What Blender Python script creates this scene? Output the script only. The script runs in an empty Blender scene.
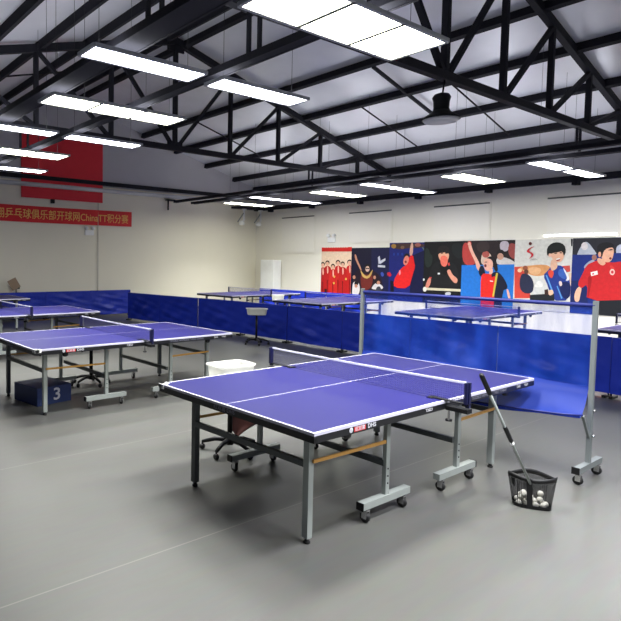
import bpy, bmesh, math, random
from mathutils import Vector, Matrix
random.seed(7)
S = bpy.context.scene
COL = S.collection
PI = math.pi

# ------------------------------------------------------------------ camera
F, YAW, PITCH, ROLL = 566.02, math.radians(-54.774), math.radians(3.099), math.radians(0.562)
CAM = Vector((2.819, -3.818, 1.712))
PX, PY = 310.5 - 141.64, 310.5 - 19.61
fwd = Vector((math.sin(YAW) * math.cos(PITCH), math.cos(YAW) * math.cos(PITCH), -math.sin(PITCH)))
r0 = Vector((math.cos(YAW), -math.sin(YAW), 0)); u0 = r0.cross(fwd)
rt = r0 * math.cos(ROLL) + u0 * math.sin(ROLL)
up = -r0 * math.sin(ROLL) + u0 * math.cos(ROLL)
cd = bpy.data.cameras.new('camera'); cam = bpy.data.objects.new('camera', cd); COL.objects.link(cam)
cd.sensor_width = 36; cd.lens = 36 * F / 621
cd.shift_x = (310.5 - PX) / 621; cd.shift_y = (PY - 310.5) / 621
cd.clip_start = .05; cd.clip_end = 100
m = Matrix.Identity(4)
for i in range(3):
    m[i][0], m[i][1], m[i][2], m[i][3] = rt[i], up[i], -fwd[i], CAM[i]
cam.matrix_world = m
S.camera = cam

def ray(px, py):
    return rt * ((px - PX) / F) - up * ((py - PY) / F) + fwd
def on_y(px, py, y):          # point of the photograph taken onto a wall y = const
    d = ray(px, py); return CAM + d * ((y - CAM.y) / d.y)

# ------------------------------------------------------------------ materials
def lin(c):
    c = c / 255
    return c / 12.92 if c <= .04045 else ((c + .055) / 1.055) ** 2.4
def rgb(c): return (lin(c[0]), lin(c[1]), lin(c[2]), 1)

def mat(name, color, rough=.5, metal=0, spec=.5, noise=.06, scale=8, bump=0, bscale=60):
    M = bpy.data.materials.new(name); M.use_nodes = True
    nt = M.node_tree; N = nt.nodes; L = nt.links
    b = N['Principled BSDF']
    b.inputs['Roughness'].default_value = rough; b.inputs['Metallic'].default_value = metal
    b.inputs['Specular IOR Level'].default_value = spec
    c = rgb(color)
    tc = N.new('ShaderNodeTexCoord'); nz = N.new('ShaderNodeTexNoise')
    nz.inputs['Scale'].default_value = scale; nz.inputs['Detail'].default_value = 4
    L.new(tc.outputs['Object'], nz.inputs['Vector'])
    mx = N.new('ShaderNodeMix'); mx.data_type = 'RGBA'
    mx.inputs[6].default_value = tuple(v * (1 - noise) for v in c[:3]) + (1,)
    mx.inputs[7].default_value = tuple(min(1, v * (1 + noise)) for v in c[:3]) + (1,)
    L.new(nz.outputs['Fac'], mx.inputs[0]); L.new(mx.outputs[2], b.inputs['Base Color'])
    if bump:
        n2 = N.new('ShaderNodeTexNoise'); n2.inputs['Scale'].default_value = bscale; n2.inputs['Detail'].default_value = 3
        L.new(tc.outputs['Object'], n2.inputs['Vector'])
        bp = N.new('ShaderNodeBump'); bp.inputs['Strength'].default_value = bump; bp.inputs['Distance'].default_value = .02
        L.new(n2.outputs['Fac'], bp.inputs['Height']); L.new(bp.outputs['Normal'], b.inputs['Normal'])
    return M

_flat = {}
def ink(c):
    c = tuple(c)
    if c not in _flat: _flat[c] = mat('print_%02x%02x%02x' % c, c, .55, spec=.3, noise=.22, scale=16)
    return _flat[c]

def math_node(nt, op, a, b=None, c=None):
    n = nt.nodes.new('ShaderNodeMath'); n.operation = op
    for i, v in enumerate((a, b, c)):
        if v is None: continue
        if isinstance(v, (int, float)): n.inputs[i].default_value = v
        else: nt.links.new(v, n.inputs[i])
    return n.outputs[0]

def table_material():
    M = mat('blue_table_surface', (26, 24, 84), .45, spec=.18, noise=.04, scale=3)
    nt = M.node_tree; b = nt.nodes['Principled BSDF']
    tc = next(n for n in nt.nodes if n.type == 'TEX_COORD')
    sp = nt.nodes.new('ShaderNodeSeparateXYZ'); nt.links.new(tc.outputs['Object'], sp.inputs[0])
    ax = math_node(nt, 'ABSOLUTE', sp.outputs[0]); ay = math_node(nt, 'ABSOLUTE', sp.outputs[1])
    l = math_node(nt, 'MAXIMUM', math_node(nt, 'GREATER_THAN', ax, .7475), math_node(nt, 'GREATER_THAN', ay, 1.355))
    l = math_node(nt, 'MAXIMUM', l, math_node(nt, 'LESS_THAN', ax, .0025))
    mx = nt.nodes.new('ShaderNodeMix'); mx.data_type = 'RGBA'
    old = b.inputs['Base Color'].links[0].from_socket
    nt.links.new(l, mx.inputs[0]); nt.links.new(old, mx.inputs[6]); mx.inputs[7].default_value = rgb((190, 188, 204))
    nt.links.new(mx.outputs[2], b.inputs['Base Color'])
    return M

def sheer(name, color, cover, rough=.6, fold=0, grid=0, fine=0):
    """Netting: a share of the surface is thread, the rest is open."""
    M = bpy.data.materials.new(name); M.use_nodes = True
    nt = M.node_tree; N = nt.nodes; L = nt.links
    b = N['Principled BSDF']; b.inputs['Base Color'].default_value = rgb(color); b.inputs['Roughness'].default_value = rough
    out = N['Material Output']
    tl = N.new('ShaderNodeBsdfTranslucent'); tl.inputs['Color'].default_value = rgb(color)
    m1 = N.new('ShaderNodeMixShader'); m1.inputs[0].default_value = .45
    L.new(b.outputs[0], m1.inputs[1]); L.new(tl.outputs[0], m1.inputs[2])
    tr = N.new('ShaderNodeBsdfTransparent'); m2 = N.new('ShaderNodeMixShader')
    tc = N.new('ShaderNodeTexCoord')
    if grid:
        br = N.new('ShaderNodeSeparateXYZ'); L.new(tc.outputs['Object'], br.inputs[0])
        fx = math_node(nt, 'FRACT', math_node(nt, 'MULTIPLY', math_node(nt, 'ADD', br.outputs[0], br.outputs[1]), grid))
        fz = math_node(nt, 'FRACT', math_node(nt, 'MULTIPLY', br.outputs[2], grid))
        g = math_node(nt, 'MAXIMUM', math_node(nt, 'LESS_THAN', fx, fine), math_node(nt, 'LESS_THAN', fz, fine))
        fac = math_node(nt, 'ADD', math_node(nt, 'MULTIPLY', g, 1 - cover), cover)
        L.new(fac, m2.inputs[0])
    elif fold:
        mp = N.new('ShaderNodeMapping'); mp.inputs['Scale'].default_value = (1.7, 1.0, .3); mp.inputs['Rotation'].default_value = (0, .45, 0)
        L.new(tc.outputs['Object'], mp.inputs['Vector'])
        nz = N.new('ShaderNodeTexNoise'); nz.inputs['Scale'].default_value = 3.5; nz.inputs['Detail'].default_value = 5
        L.new(mp.outputs[0], nz.inputs['Vector'])
        fac = math_node(nt, 'ADD', math_node(nt, 'MULTIPLY', math_node(nt, 'SUBTRACT', nz.outputs['Fac'], .5), fold), cover)
        L.new(fac, m2.inputs[0])
    else:
        m2.inputs[0].default_value = cover
    L.new(tr.outputs[0], m2.inputs[1]); L.new(m1.outputs[0], m2.inputs[2]); L.new(m2.outputs[0], out.inputs['Surface'])
    return M

def glow(name, color, strength):
    M = bpy.data.materials.new(name); M.use_nodes = True
    nt = M.node_tree; b = nt.nodes['Principled BSDF']
    b.inputs['Base Color'].default_value = rgb((235, 235, 235))
    b.inputs['Emission Color'].default_value = rgb(color); b.inputs['Emission Strength'].default_value = strength
    return M

def floor_material():
    M = mat('grey_vinyl', (81, 81, 78), .38, spec=.35, noise=.10, scale=.9)
    nt = M.node_tree; b = nt.nodes['Principled BSDF']
    tc = next(n for n in nt.nodes if n.type == 'TEX_COORD')
    mp = nt.nodes.new('ShaderNodeMapping'); mp.inputs['Scale'].default_value = (9, 1.2, 1); mp.inputs['Rotation'].default_value = (0, 0, .25)
    nt.links.new(tc.outputs['Object'], mp.inputs[0])
    nz = nt.nodes.new('ShaderNodeTexNoise'); nz.inputs['Scale'].default_value = 3; nz.inputs['Detail'].default_value = 8
    nt.links.new(mp.outputs[0], nz.inputs['Vector'])
    old = b.inputs['Base Color'].links[0].from_socket
    mx = nt.nodes.new('ShaderNodeMix'); mx.data_type = 'RGBA'; mx.blend_type = 'OVERLAY'; mx.inputs[0].default_value = .12
    nt.links.new(old, mx.inputs[6]); nt.links.new(nz.outputs['Color'], mx.inputs[7])
    sp = nt.nodes.new('ShaderNodeSeparateXYZ'); nt.links.new(tc.outputs['Object'], sp.inputs[0])
    f = math_node(nt, 'FRACT', math_node(nt, 'MULTIPLY', math_node(nt, 'ADD', sp.outputs[0], 36 - .15), 1 / 1.8))
    ln = math_node(nt, 'LESS_THAN', f, .005)
    m2 = nt.nodes.new('ShaderNodeMix'); m2.data_type = 'RGBA'
    nt.links.new(math_node(nt, 'MULTIPLY', ln, .6), m2.inputs[0]); nt.links.new(mx.outputs[2], m2.inputs[6]); m2.inputs[7].default_value = rgb((118, 116, 110))
    nt.links.new(m2.outputs[2], b.inputs['Base Color'])
    return M

def brick_wall(name, color):
    M = mat(name, color, .75, spec=.25, noise=.03, scale=1.3)
    nt = M.node_tree; b = nt.nodes['Principled BSDF']
    tc = next(n for n in nt.nodes if n.type == 'TEX_COORD')
    sp = nt.nodes.new('ShaderNodeSeparateXYZ'); nt.links.new(tc.outputs['Object'], sp.inputs[0])
    cb = nt.nodes.new('ShaderNodeCombineXYZ')
    nt.links.new(math_node(nt, 'ADD', sp.outputs[0], sp.outputs[1]), cb.inputs[0]); nt.links.new(sp.outputs[2], cb.inputs[1])
    br = nt.nodes.new('ShaderNodeTexBrick'); br.inputs['Scale'].default_value = 1
    br.inputs['Brick Width'].default_value = .4; br.inputs['Row Height'].default_value = .2; br.inputs['Mortar Size'].default_value = .006
    nt.links.new(cb.outputs[0], br.inputs['Vector'])
    bp = nt.nodes.new('ShaderNodeBump'); bp.inputs['Strength'].default_value = .12; bp.inputs['Distance'].default_value = .004; bp.invert = True
    nt.links.new(br.outputs['Fac'], bp.inputs['Height']); nt.links.new(bp.outputs['Normal'], b.inputs['Normal'])
    return M

TABLE = table_material()
DARKWALL = mat('darkened_unseen_wall', (70, 76, 92), .8)  # for the unseen walls, kept dark to cut bounce light under the tables
EDGE = mat('black_table_edge', (18, 18, 22), .4, noise=.1)
GREY = mat('grey_painted_steel', (150, 156, 152), .42, .25, noise=.05, scale=20)
MIDGREY = mat('mid_grey_steel', (118, 124, 124), .42, .3)
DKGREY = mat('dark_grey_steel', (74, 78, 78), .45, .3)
BLACK = mat('black_plastic', (15, 15, 17), .5, spec=.3)
RUBBER = mat('black_rubber', (14, 14, 15), .6)
CHROME = mat('chrome', (205, 205, 205), .2, .9)
GOLD = mat('gold_anodised_bar', (176, 132, 66), .42, .3)
NAVY = mat('navy_plastic', (17, 19, 58), .42)
WHITE = mat('white_plastic', (240, 241, 240), .45)
WARE = mat('white_tub_plastic', (222, 222, 217), .5)
TAPE = mat('white_tape', (215, 215, 232), .6)
NET = sheer('table_net_mesh', (66, 66, 120), .10, grid=66, fine=.12)
CATCH = sheer('blue_catch_netting', (12, 70, 188), .34, fold=1.1)
CATCH2 = sheer('blue_catch_pocket', (15, 52, 158), .88, fold=.2)
BAGNET = sheer('black_bag_mesh', (14, 14, 16), .42, grid=160, fine=.22)
BLUEBAR = mat('blue_sleeve', (15, 28, 104), .5)
CLOTH = mat('navy_barrier_cloth', (23, 46, 164), .42, spec=.35, noise=.12, scale=2.5, bump=.5, bscale=5)
FOAM = mat('dark_blue_box_paint', (30, 46, 92), .55, noise=.12)
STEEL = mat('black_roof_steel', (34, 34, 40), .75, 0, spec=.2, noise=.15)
RAIL = mat('dark_cable_channel', (44, 44, 50), .85, 0, spec=.15)
ROOF = mat('grey_roof_lining', (224, 225, 232), .36, .15, spec=.5, noise=.10, scale=1.6, bump=.35, bscale=3)
CREAM = brick_wall('cream_painted_blocks', (236, 231, 213))
WHITEWALL = mat('cream_plaster', (236, 232, 220), .8, noise=.03, scale=1)
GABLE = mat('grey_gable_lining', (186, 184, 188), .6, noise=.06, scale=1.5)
FLOOR = floor_material()
PIPE = mat('grey_duct', (205, 206, 208), .55, .0)
PALEPIPE = mat('pale_conduit', (190, 187, 176), .6)
BLIND = mat('off_white_blind', (236, 232, 222), .8, noise=.02)
RED = mat('dark_red_panel', (226, 38, 54), .6, noise=.06)
BANNER = mat('red_banner_cloth', (222, 32, 42), .65, noise=.05)
GOLDINK = mat('gold_print', (252, 200, 112), .6)
LETTER = mat('white_print', (196, 196, 202), .6)
FADED = mat('faded_print', (112, 112, 128), .6)
REDINK = mat('red_print', (196, 44, 48), .6)
TAN = mat('tan_board', (150, 128, 104), .65)
MAROON = mat('maroon_cloth', (74, 36, 34), .8)
_nt = WARE.node_tree; _b = _nt.nodes['Principled BSDF']
_tl = _nt.nodes.new('ShaderNodeBsdfTranslucent'); _tl.inputs['Color'].default_value = rgb((236, 236, 232))
_mx = _nt.nodes.new('ShaderNodeMixShader'); _mx.inputs[0].default_value = .5
_nt.links.new(_b.outputs[0], _mx.inputs[1]); _nt.links.new(_tl.outputs[0], _mx.inputs[2]); _nt.links.new(_mx.outputs[0], _nt.nodes['Material Output'].inputs['Surface'])
BALL = mat('white_ball', (236, 234, 226), .4)
PANEL_COOL = glow('cool_light_diffuser', (244, 246, 255), 16)
PANEL_WARM = glow('warm_light_diffuser', (252, 253, 226), 12.5)
LFRAME = mat('pale_light_frame', (176, 178, 180), .5)
ROOF_FILL = glow('added_roof_fill_glow', (246, 248, 255), 4.2)  # fill glow for the roof, not a part of the panels
GLOWSTRIP = glow('white_light_tube', (250, 250, 252), 4)
LAMPGLASS = mat('unlit_lamp_glass', (240, 240, 244), .5)

# ------------------------------------------------------------------ geometry helpers
class MB:
    def __init__(s): s.v = []; s.f = []; s.mi = []; s.m = 0; s.smooth = []
    def add(s, vs, fs, smooth=False):
        o = len(s.v); s.v += [Vector(v) for v in vs]
        for f in fs: s.f.append([i + o for i in f]); s.mi.append(s.m); s.smooth.append(smooth)
        return s
    def box(s, c, d, rot=None):
        x, y, z = d[0] / 2, d[1] / 2, d[2] / 2
        vs = [Vector((a * x, b * y, e * z)) for a in (-1, 1) for b in (-1, 1) for e in (-1, 1)]
        if rot is not None: vs = [rot @ v for v in vs]
        vs = [v + Vector(c) for v in vs]
        return s.add(vs, [(0, 1, 3, 2), (4, 6, 7, 5), (0, 4, 5, 1), (2, 3, 7, 6), (0, 2, 6, 4), (1, 5, 7, 3)])
    def b2(s, lo, hi):
        return s.box([(a + b) / 2 for a, b in zip(lo, hi)], [abs(b - a) for a, b in zip(lo, hi)])
    def bar(s, a, b, w, h, upv=(0, 0, 1)):
        """rectangular bar from a to b, w across, h along upv"""
        a = Vector(a); b = Vector(b); d = (b - a); l = d.length; d.normalize()
        u = Vector(upv)
        if abs(d.dot(u)) > .99: u = Vector((1, 0, 0))
        side = d.cross(u).normalized(); u = side.cross(d)
        rot = Matrix((d, side, u)).transposed()
        return s.box((a + b) / 2, (l, w, h), rot)
    def tube(s, pts, r, n=8, closed=False, taper=None):
        pts = [Vector(p) for p in pts]; vs = []; fs = []; k = len(pts)
        prev = None
        for i, p in enumerate(pts):
            if closed: t = pts[(i + 1) % k] - pts[i - 1]
            else: t = pts[min(i + 1, k - 1)] - pts[max(i - 1, 0)]
            t.normalize()
            if prev is None:
                u = Vector((0, 0, 1)) if abs(t.z) < .9 else Vector((1, 0, 0))
            else: u = prev
            a = t.cross(u).normalized(); u = a.cross(t).normalized(); prev = u
            rr = r if taper is None else taper[i]
            for j in range(n):
                q = 2 * PI * j / n
                vs.append(p + (a * math.cos(q) + u * math.sin(q)) * rr)
        for i in range(k if closed else k - 1):
            for j in range(n):
                i2 = (i + 1) % k
                fs.append((i * n + j, i * n + (j + 1) % n, i2 * n + (j + 1) % n, i2 * n + j))
        if not closed:
            fs.append(tuple(range(n))[::-1]); fs.append(tuple((k - 1) * n + j for j in range(n)))
        return s.add(vs, fs, True)
    def lathe(s, prof, c=(0, 0, 0), n=20, axis='z', sx=1, sy=1):
        vs = []; fs = []; k = len(prof)
        for r, z in prof:
            for j in range(n):
                q = 2 * PI * j / n; v = Vector((r * math.cos(q) * sx, r * math.sin(q) * sy, z))
                if axis == 'x': v = Vector((v.z, v.x, v.y))
                if axis == 'y': v = Vector((v.x, v.z, v.y))
                vs.append(v + Vector(c))
        for i in range(k - 1):
            for j in range(n):
                fs.append((i * n + j, i * n + (j + 1) % n, (i + 1) * n + (j + 1) % n, (i + 1) * n + j))
        if prof[0][0] > 1e-6: fs.append(tuple(range(n))[::-1])
        if prof[-1][0] > 1e-6: fs.append(tuple((k - 1) * n + j for j in range(n)))
        return s.add(vs, fs, True)
    def grid(s, nu, nv, fn, smooth=True):
        vs = [fn(i / nu, j / nv) for j in range(nv + 1) for i in range(nu + 1)]
        fs = [(j * (nu + 1) + i, j * (nu + 1) + i + 1, (j + 1) * (nu + 1) + i + 1, (j + 1) * (nu + 1) + i) for j in range(nv) for i in range(nu)]
        return s.add(vs, fs, smooth)
    def build(s, name, mats, parent=None, bevel=0):
        me = bpy.data.meshes.new(name)
        me.from_pydata([tuple(v) for v in s.v], [], s.f)
        for mm in (mats if isinstance(mats, (list, tuple)) else [mats]): me.materials.append(mm)
        for p, i, sm in zip(me.polygons, s.mi, s.smooth): p.material_index = i; p.use_smooth = sm
        bm = bmesh.new(); bm.from_mesh(me); bmesh.ops.recalc_face_normals(bm, faces=bm.faces[:]); bm.to_mesh(me); bm.free()
        o = bpy.data.objects.new(name, me); COL.objects.link(o)
        if parent: o.parent = parent
        if bevel:
            b = o.modifiers.new('bevel', 'BEVEL'); b.width = bevel; b.segments = 2; b.limit_method = 'ANGLE'
        return o

def tag(o, label=None, cat=None, group=None, kind=None):
    if label: o['label'] = label
    if cat: o['category'] = cat
    if group: o['group'] = group
    if kind: o['kind'] = kind
    return o
def empty(name, loc, rz=0, **k):
    o = bpy.data.objects.new(name, None); COL.objects.link(o); o.location = loc; o.rotation_euler = (0, 0, rz)
    o.empty_display_size = .1
    return tag(o, **k)
def copy_tree(o, parent=None):
    c = o.copy(); COL.objects.link(c)
    if parent: c.parent = parent
    for ch in list(o.children): copy_tree(ch, c)
    return c
def text(name, s, size, mtx, mater, parent=None, sx=1, extr=.0006, offset=0):
    cu = bpy.data.curves.new(name, 'FONT'); cu.body = s; cu.size = size; cu.align_x = 'CENTER'; cu.align_y = 'CENTER'; cu.extrude = extr; cu.offset = offset
    cu.resolution_u = 3
    t = bpy.data.objects.new(name, cu); COL.objects.link(t)
    dg = bpy.context.evaluated_depsgraph_get()
    me = bpy.data.meshes.new_from_object(t.evaluated_get(dg))
    bpy.data.objects.remove(t); bpy.data.curves.remove(cu)
    me.transform(mtx @ Matrix.Diagonal((sx, 1, 1, 1)))
    me.materials.clear(); me.materials.append(mater)
    o = bpy.data.objects.new(name, me); COL.objects.link(o)
    if parent: o.parent = parent
    return o
def frame(origin, xdir, ydir):      # text frame: x along xdir, y along ydir
    x = Vector(xdir).normalized(); y = Vector(ydir).normalized(); z = x.cross(y)
    m = Matrix.Identity(4)
    for i in range(3): m[i][0], m[i][1], m[i][2], m[i][3] = x[i], y[i], z[i], origin[i]
    return m

# ------------------------------------------------------------------ room
GX, WY, BY, RX = -13.0, 11.4, -4.5, 7.0        # gable wall, poster wall, wall behind, far right wall
RIDGE, APEX, SL = 3.455, 6.56, .267
def roof_z(y): return APEX - SL * abs(y - RIDGE)
CHORD = 4.15

def structure(name, mb, mater, parent=None):
    o = mb.build(name, mater, parent)
    if not parent: o['kind'] = 'structure'
    return o
structure('floor', MB().b2((GX - .3, BY - .3, -.1), (RX + .3, WY + .3, 0)), FLOOR)
g = MB()
def prism_x(mb, poly, x0, x1):
    n = len(poly); vs = [(x0, y, z) for y, z in poly] + [(x1, y, z) for y, z in poly]
    return mb.add(vs, [tuple(range(n))[::-1], tuple(range(n, 2 * n))] + [(i, (i + 1) % n, n + (i + 1) % n, n + i) for i in range(n)])
structure('wall_left', MB().b2((GX - .2, BY - .2, 0), (GX, WY + .2, 3.98)), CREAM)
prism_x(g, [(BY - .2, 3.98), (WY + .2, 3.98), (WY + .2, roof_z(WY + .2)), (RIDGE, APEX), (BY - .2, roof_z(BY - .2))], GX - .2, GX - .01)
structure('wall_left_gable', g, GABLE)
structure('wall_back', MB().b2((GX, WY, 0), (RX + .2, WY + .2, 3.66)), WHITEWALL)
structure('wall_back_upper', MB().b2((GX, WY + .02, 3.66), (RX + .2, WY + .2, 4.4)), GABLE)  # greyer than the wall below: eave shade put into the colour
structure('wall_front', MB().b2((GX, BY - .2, 0), (RX + .2, BY, 4.4)), DARKWALL)
g = MB(); prism_x(g, [(BY - .2, 0), (WY + .2, 0), (WY + .2, roof_z(WY)), (RIDGE, APEX), (BY - .2, roof_z(BY))], RX, RX + .2)
structure('wall_right', g, DARKWALL)
g = MB()
prism_x(g, [(BY - .25, roof_z(BY - .25)), (RIDGE, APEX), (WY + .25, roof_z(WY + .25)), (WY + .25, roof_z(WY + .25) + .1), (RIDGE, APEX + .1), (BY - .25, roof_z(BY - .25) + .1)], GX - .25, RX + .25)
structure('ceiling', g, ROOF)
# wall-top beams, duct and drops
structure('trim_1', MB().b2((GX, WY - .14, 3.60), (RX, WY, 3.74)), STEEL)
structure('trim_2', MB().b2((GX, BY, 4.02), (GX + .08, WY, 4.14)), STEEL)
g = MB()
for x in [-12.2 + 1.93 * i for i in range(9)]: g.b2((x, WY - .2, 3.52), (x + .12, WY - .02, 3.62))
structure('trim_3', g, STEEL)
g = MB().tube([(GX + .07, BY, 3.86), (GX + .07, WY, 3.86)], .065, 10)
structure('trim_4', g, PIPE)
g = MB().tube([(GX + .03, 4.6, 0), (GX + .03, 4.6, 3.85)], .011, 8)
structure('trim_5', g, PALEPIPE)
structure('baseboard_back', MB().b2((GX, WY - .012, 0), (RX, WY, .09)), DKGREY)
structure('baseboard_left', MB().b2((GX, BY, 0), (GX + .012, WY, .09)), DKGREY)
# windows with closed blinds
for i, (x0, x1, zb) in enumerate(((-11.63, -10.16, 2.03), (-8.73, -7.23, 2.34), (-5.9, -4.41, 2.34), (-3.08, -1.58, 2.34))):
    w = structure('window_%d' % (i + 1), MB().b2((x0 - .03, WY - .022, zb - .03), (x1 + .03, WY, 3.29)), WHITEWALL)
    MB().b2((x0, WY - .034, zb), (x1, WY - .022, 3.25)).build('blind', BLIND, w)
    MB().b2((x0, WY - .05, 3.25), (x1, WY - .0, 3.285)).build('top_shade_strip', DKGREY, w)  # dark strip stands in for the shadow line of the window recess

# ------------------------------------------------------------------ roof steel
def make_truss():
    t = empty('roof_truss', (0, 0, 0))
    pan = 1.585
    MB().bar((0, BY + .05, CHORD), (0, WY - .05, CHORD), .1, .11).build('bottom_chord', STEEL, t)
    for s in (-1, 1):
        MB().bar((0, RIDGE, APEX - .13), (0, RIDGE + s * 7.9, APEX - .13 - SL * 7.9), .1, .14).build('top_chord', STEEL, t)
    ztop = lambda k: APEX - .13 - SL * pan * abs(k)
    MB().bar((0, RIDGE, CHORD), (0, RIDGE, APEX - .13), .085, .085, (1, 0, 0)).build('king_post', STEEL, t)
    for s in (-1, 1):
        for k in range(1, 5):
            y = RIDGE + s * k * pan
            MB().bar((0, y, CHORD), (0, y, ztop(k)), .08, .08, (1, 0, 0)).build('web_post', STEEL, t)
        for k in range(0, 4):
            y0, y1 = RIDGE + s * (k * pan + .08), RIDGE + s * (k + 1) * pan
            MB().bar((.01, y0, CHORD + .05), (.01, y1, ztop(k + 1) - .03), .065, .075, (1, 0, 0)).build('diagonal', STEEL, t)
        MB().bar((.01, RIDGE + s * (4 * pan + .08), CHORD + .03), (.01, RIDGE + s * 7.7, CHORD + .14), .06, .07, (1, 0, 0)).build('diagonal', STEEL, t)
        for y in ((3.4, 4.55) if s < 0 else (4.4,)):      # pairs of hangers that carry the channels
            for dy in (-.07, .07):
                MB().bar((0, RIDGE + s * y + dy, 3.7), (0, RIDGE + s * y + dy, CHORD), .035, .035, (1, 0, 0)).build('hanger', STEEL, t)
    MB().b2((-.012, RIDGE - .2, CHORD - .05), (.012, RIDGE + .2, CHORD + .14)).build('gusset_plate', STEEL, t)
    MB().b2((-.012, RIDGE - .22, APEX - .36), (.012, RIDGE + .22, APEX - .1)).build('gusset_plate', STEEL, t)
    return t
TX = [-1.28, -7.31]
tr = make_truss(); tr.location.x = TX[0]
tag(tr, 'nearest black steel roof truss, running out at the upper right above the hanging bell lamp', 'roof truss', 'black roof trusses')
t2 = copy_tree(tr); t2.location.x = TX[1]
t2['label'] = 'farther black steel roof truss spanning the hall in front of the red wall panel'

ORD = ['first', 'second', 'third', 'fourth', 'fifth', 'sixth', 'seventh', 'eighth', 'ninth', 'tenth', 'eleventh', 'twelfth', 'thirteenth']
for side, nm in ((1, 'right'), (-1, 'left')):
    for k in range(7):
        y = (3.7, 4.9, 6.21, 7.52, 8.85, 10.17, 11.2)[k] if side > 0 else (3.2, 2.35, 1.35, .37, -.65, -1.75, -2.9)[k]
        z = roof_z(y) - .075
        rot = Matrix.Rotation(-side * math.atan(SL), 3, 'X')
        g = MB(); g.box(((GX + RX) / 2, y, z), (RX - GX - .04, .055, .15), rot)
        g.box(((GX + RX) / 2, y + .02, z - .07), (RX - GX - .04, .09, .012), rot)
        o = g.build('roof_purlin', STEEL)
        tag(o, 'long dark roof purlin on the %s roof slope, %s down from the ridge' % (nm, ORD[k]), 'purlin', 'roof purlins')
# sag rods between purlins
def slope_bar(x, y0, y1, r, label, sq=False):
    z0, z1 = roof_z(y0) - .12, roof_z(y1) - .12
    g = MB()
    if sq: g.bar((x, y0, z0), (x, y1, z1), .05, .06)
    else: g.tube([(x, y0, z0), (x, y1, z1)], r, 6)
    tag(g.build('sag_rod', STEEL), label, 'rod', 'roof sag rods')
slope_bar(-5.6, 7.35, 10.1, .018, 'thin black rod under the right roof slope, left of the hanging bell lamp')
slope_bar(-3.45, 7.35, 10.1, .018, 'thin black rod under the right roof slope, right of the hanging bell lamp')
slope_bar(-4.4, 6.3, 9.0, .02, 'square black batten under the right roof slope, just behind the hanging bell lamp', True)
slope_bar(-10.2, 6.1, 8.8, .02, 'thin black rod under the right roof slope beyond the farther truss')
slope_bar(-9.4, 2.1, -.6, .02, 'thin black rod under the left roof slope beyond the farther truss')
slope_bar(-4.2, -.6, -3.2, .03, 'black rod under the left roof slope in front of the farther truss')

# channels hung under the trusses, along the hall
def channel(y, z, w, label):
    t = empty('cable_channel', ((GX + RX) / 2, y, z), label=label, cat='cable channel', group='long channels that carry the lights')
    h = (RX - GX) / 2 - .3
    MB().b2((-h, -w / 2, -.03), (h, w / 2, .03)).build('tray', RAIL, t)
    for s in (-1, 1):
        MB().b2((-h, s * w / 2 - .012, -.035), (h, s * w / 2 + .012, .04)).build('side_rail', STEEL, t)
channel(RIDGE - 3.4, 3.67, .12, 'dark channel along the hall under the left roof slope, nearer to the ridge')
channel(RIDGE - 4.55, 3.67, .24, 'wide dark channel along the hall under the left roof slope, farther from the ridge')
channel(RIDGE + 3.9, 3.67, .10, 'dark channel along the hall above the right-hand lights, farther from the posters')
channel(RIDGE + 4.65, 3.67, .14, 'dark channel along the hall above the right-hand lights, nearer to the posters')

# ------------------------------------------------------------------ lights
LAMP_W, LAMP_C, SPREAD = 50, 64, 112
def light(x, y0, y1, w, z, warm, label, group, cables=True, outside_view=False):
    yc = (y0 + y1) / 2; ln = y1 - y0
    t = empty('ceiling_light', (x, yc, z), label=label, cat='ceiling light', group=group)
    g = MB()
    e = .03
    g.b2((-w / 2, -ln / 2, 0), (w / 2, ln / 2, .02))
    for s in (-1, 1):
        g.b2((s * w / 2 - e / 2, -ln / 2, -.012), (s * w / 2 + e / 2, ln / 2, .02))
        g.b2((-w / 2, s * ln / 2 - e / 2, -.012), (w / 2, s * ln / 2 + e / 2, .02))
    g.build('frame', LFRAME, t)
    d = MB(); a, b = w / 2 - e / 2, ln / 2 - e / 2
    d.add([(-a, -b, -.004), (a, -b, -.004), (a, b, -.004), (-a, b, -.004)], [(0, 1, 2, 3)])
    if not outside_view: MB().b2((-a * .9, -b * .98, .021), (a * .9, b * .98, .026)).build('roof_fill', ROOF_FILL, t)  # glowing slab added on the panel's back to brighten the roof
    ld = bpy.data.lights.new('panel_lamp', 'AREA'); ld.shape = 'RECTANGLE'; ld.size = w - .03; ld.size_y = ln - .03
    ld.energy = (LAMP_W if warm else LAMP_C) * w * ln; ld.spread = math.radians(SPREAD); ld.color = (1, 1, .96) if warm else (.98, .985, 1)
    lo = bpy.data.objects.new('panel_lamp', ld); COL.objects.link(lo); lo.parent = t; lo.location = (0, 0, -.014)
    d.build('diffuser', PANEL_WARM if warm else PANEL_COOL, t)
    if cables:
        for s in (-1, 1):
            yy = s * (ln / 2 - .12)
            top = roof_z(yc + yy) - z
            MB().tube([(0, yy,   .02), (0, yy, top)], .0026, 5).build('cable', BLACK, t)
    return t
COLX = {0: 0.0, 1: -1.71, 2: -3.3, 3: -4.98, 4: -6.65, 5: -8.42, 6: -10.1}
where = {0: 'nearest', 1: 'second nearest', 2: 'third nearest', 3: 'fourth nearest', 4: 'fifth nearest', 5: 'sixth nearest', 6: 'seventh nearest'}
def triple(x, y0, w, z, sidetxt, col):
    for k in range(3):
        light(x, y0 + .61 * k, y0 + .61 * k + .6, w, z, True,
              'lit square light panel, %s of three, %s cluster %s' % (('left', 'middle', 'right')[k], where[col], sidetxt), 'square light panels', k != 1)
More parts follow.
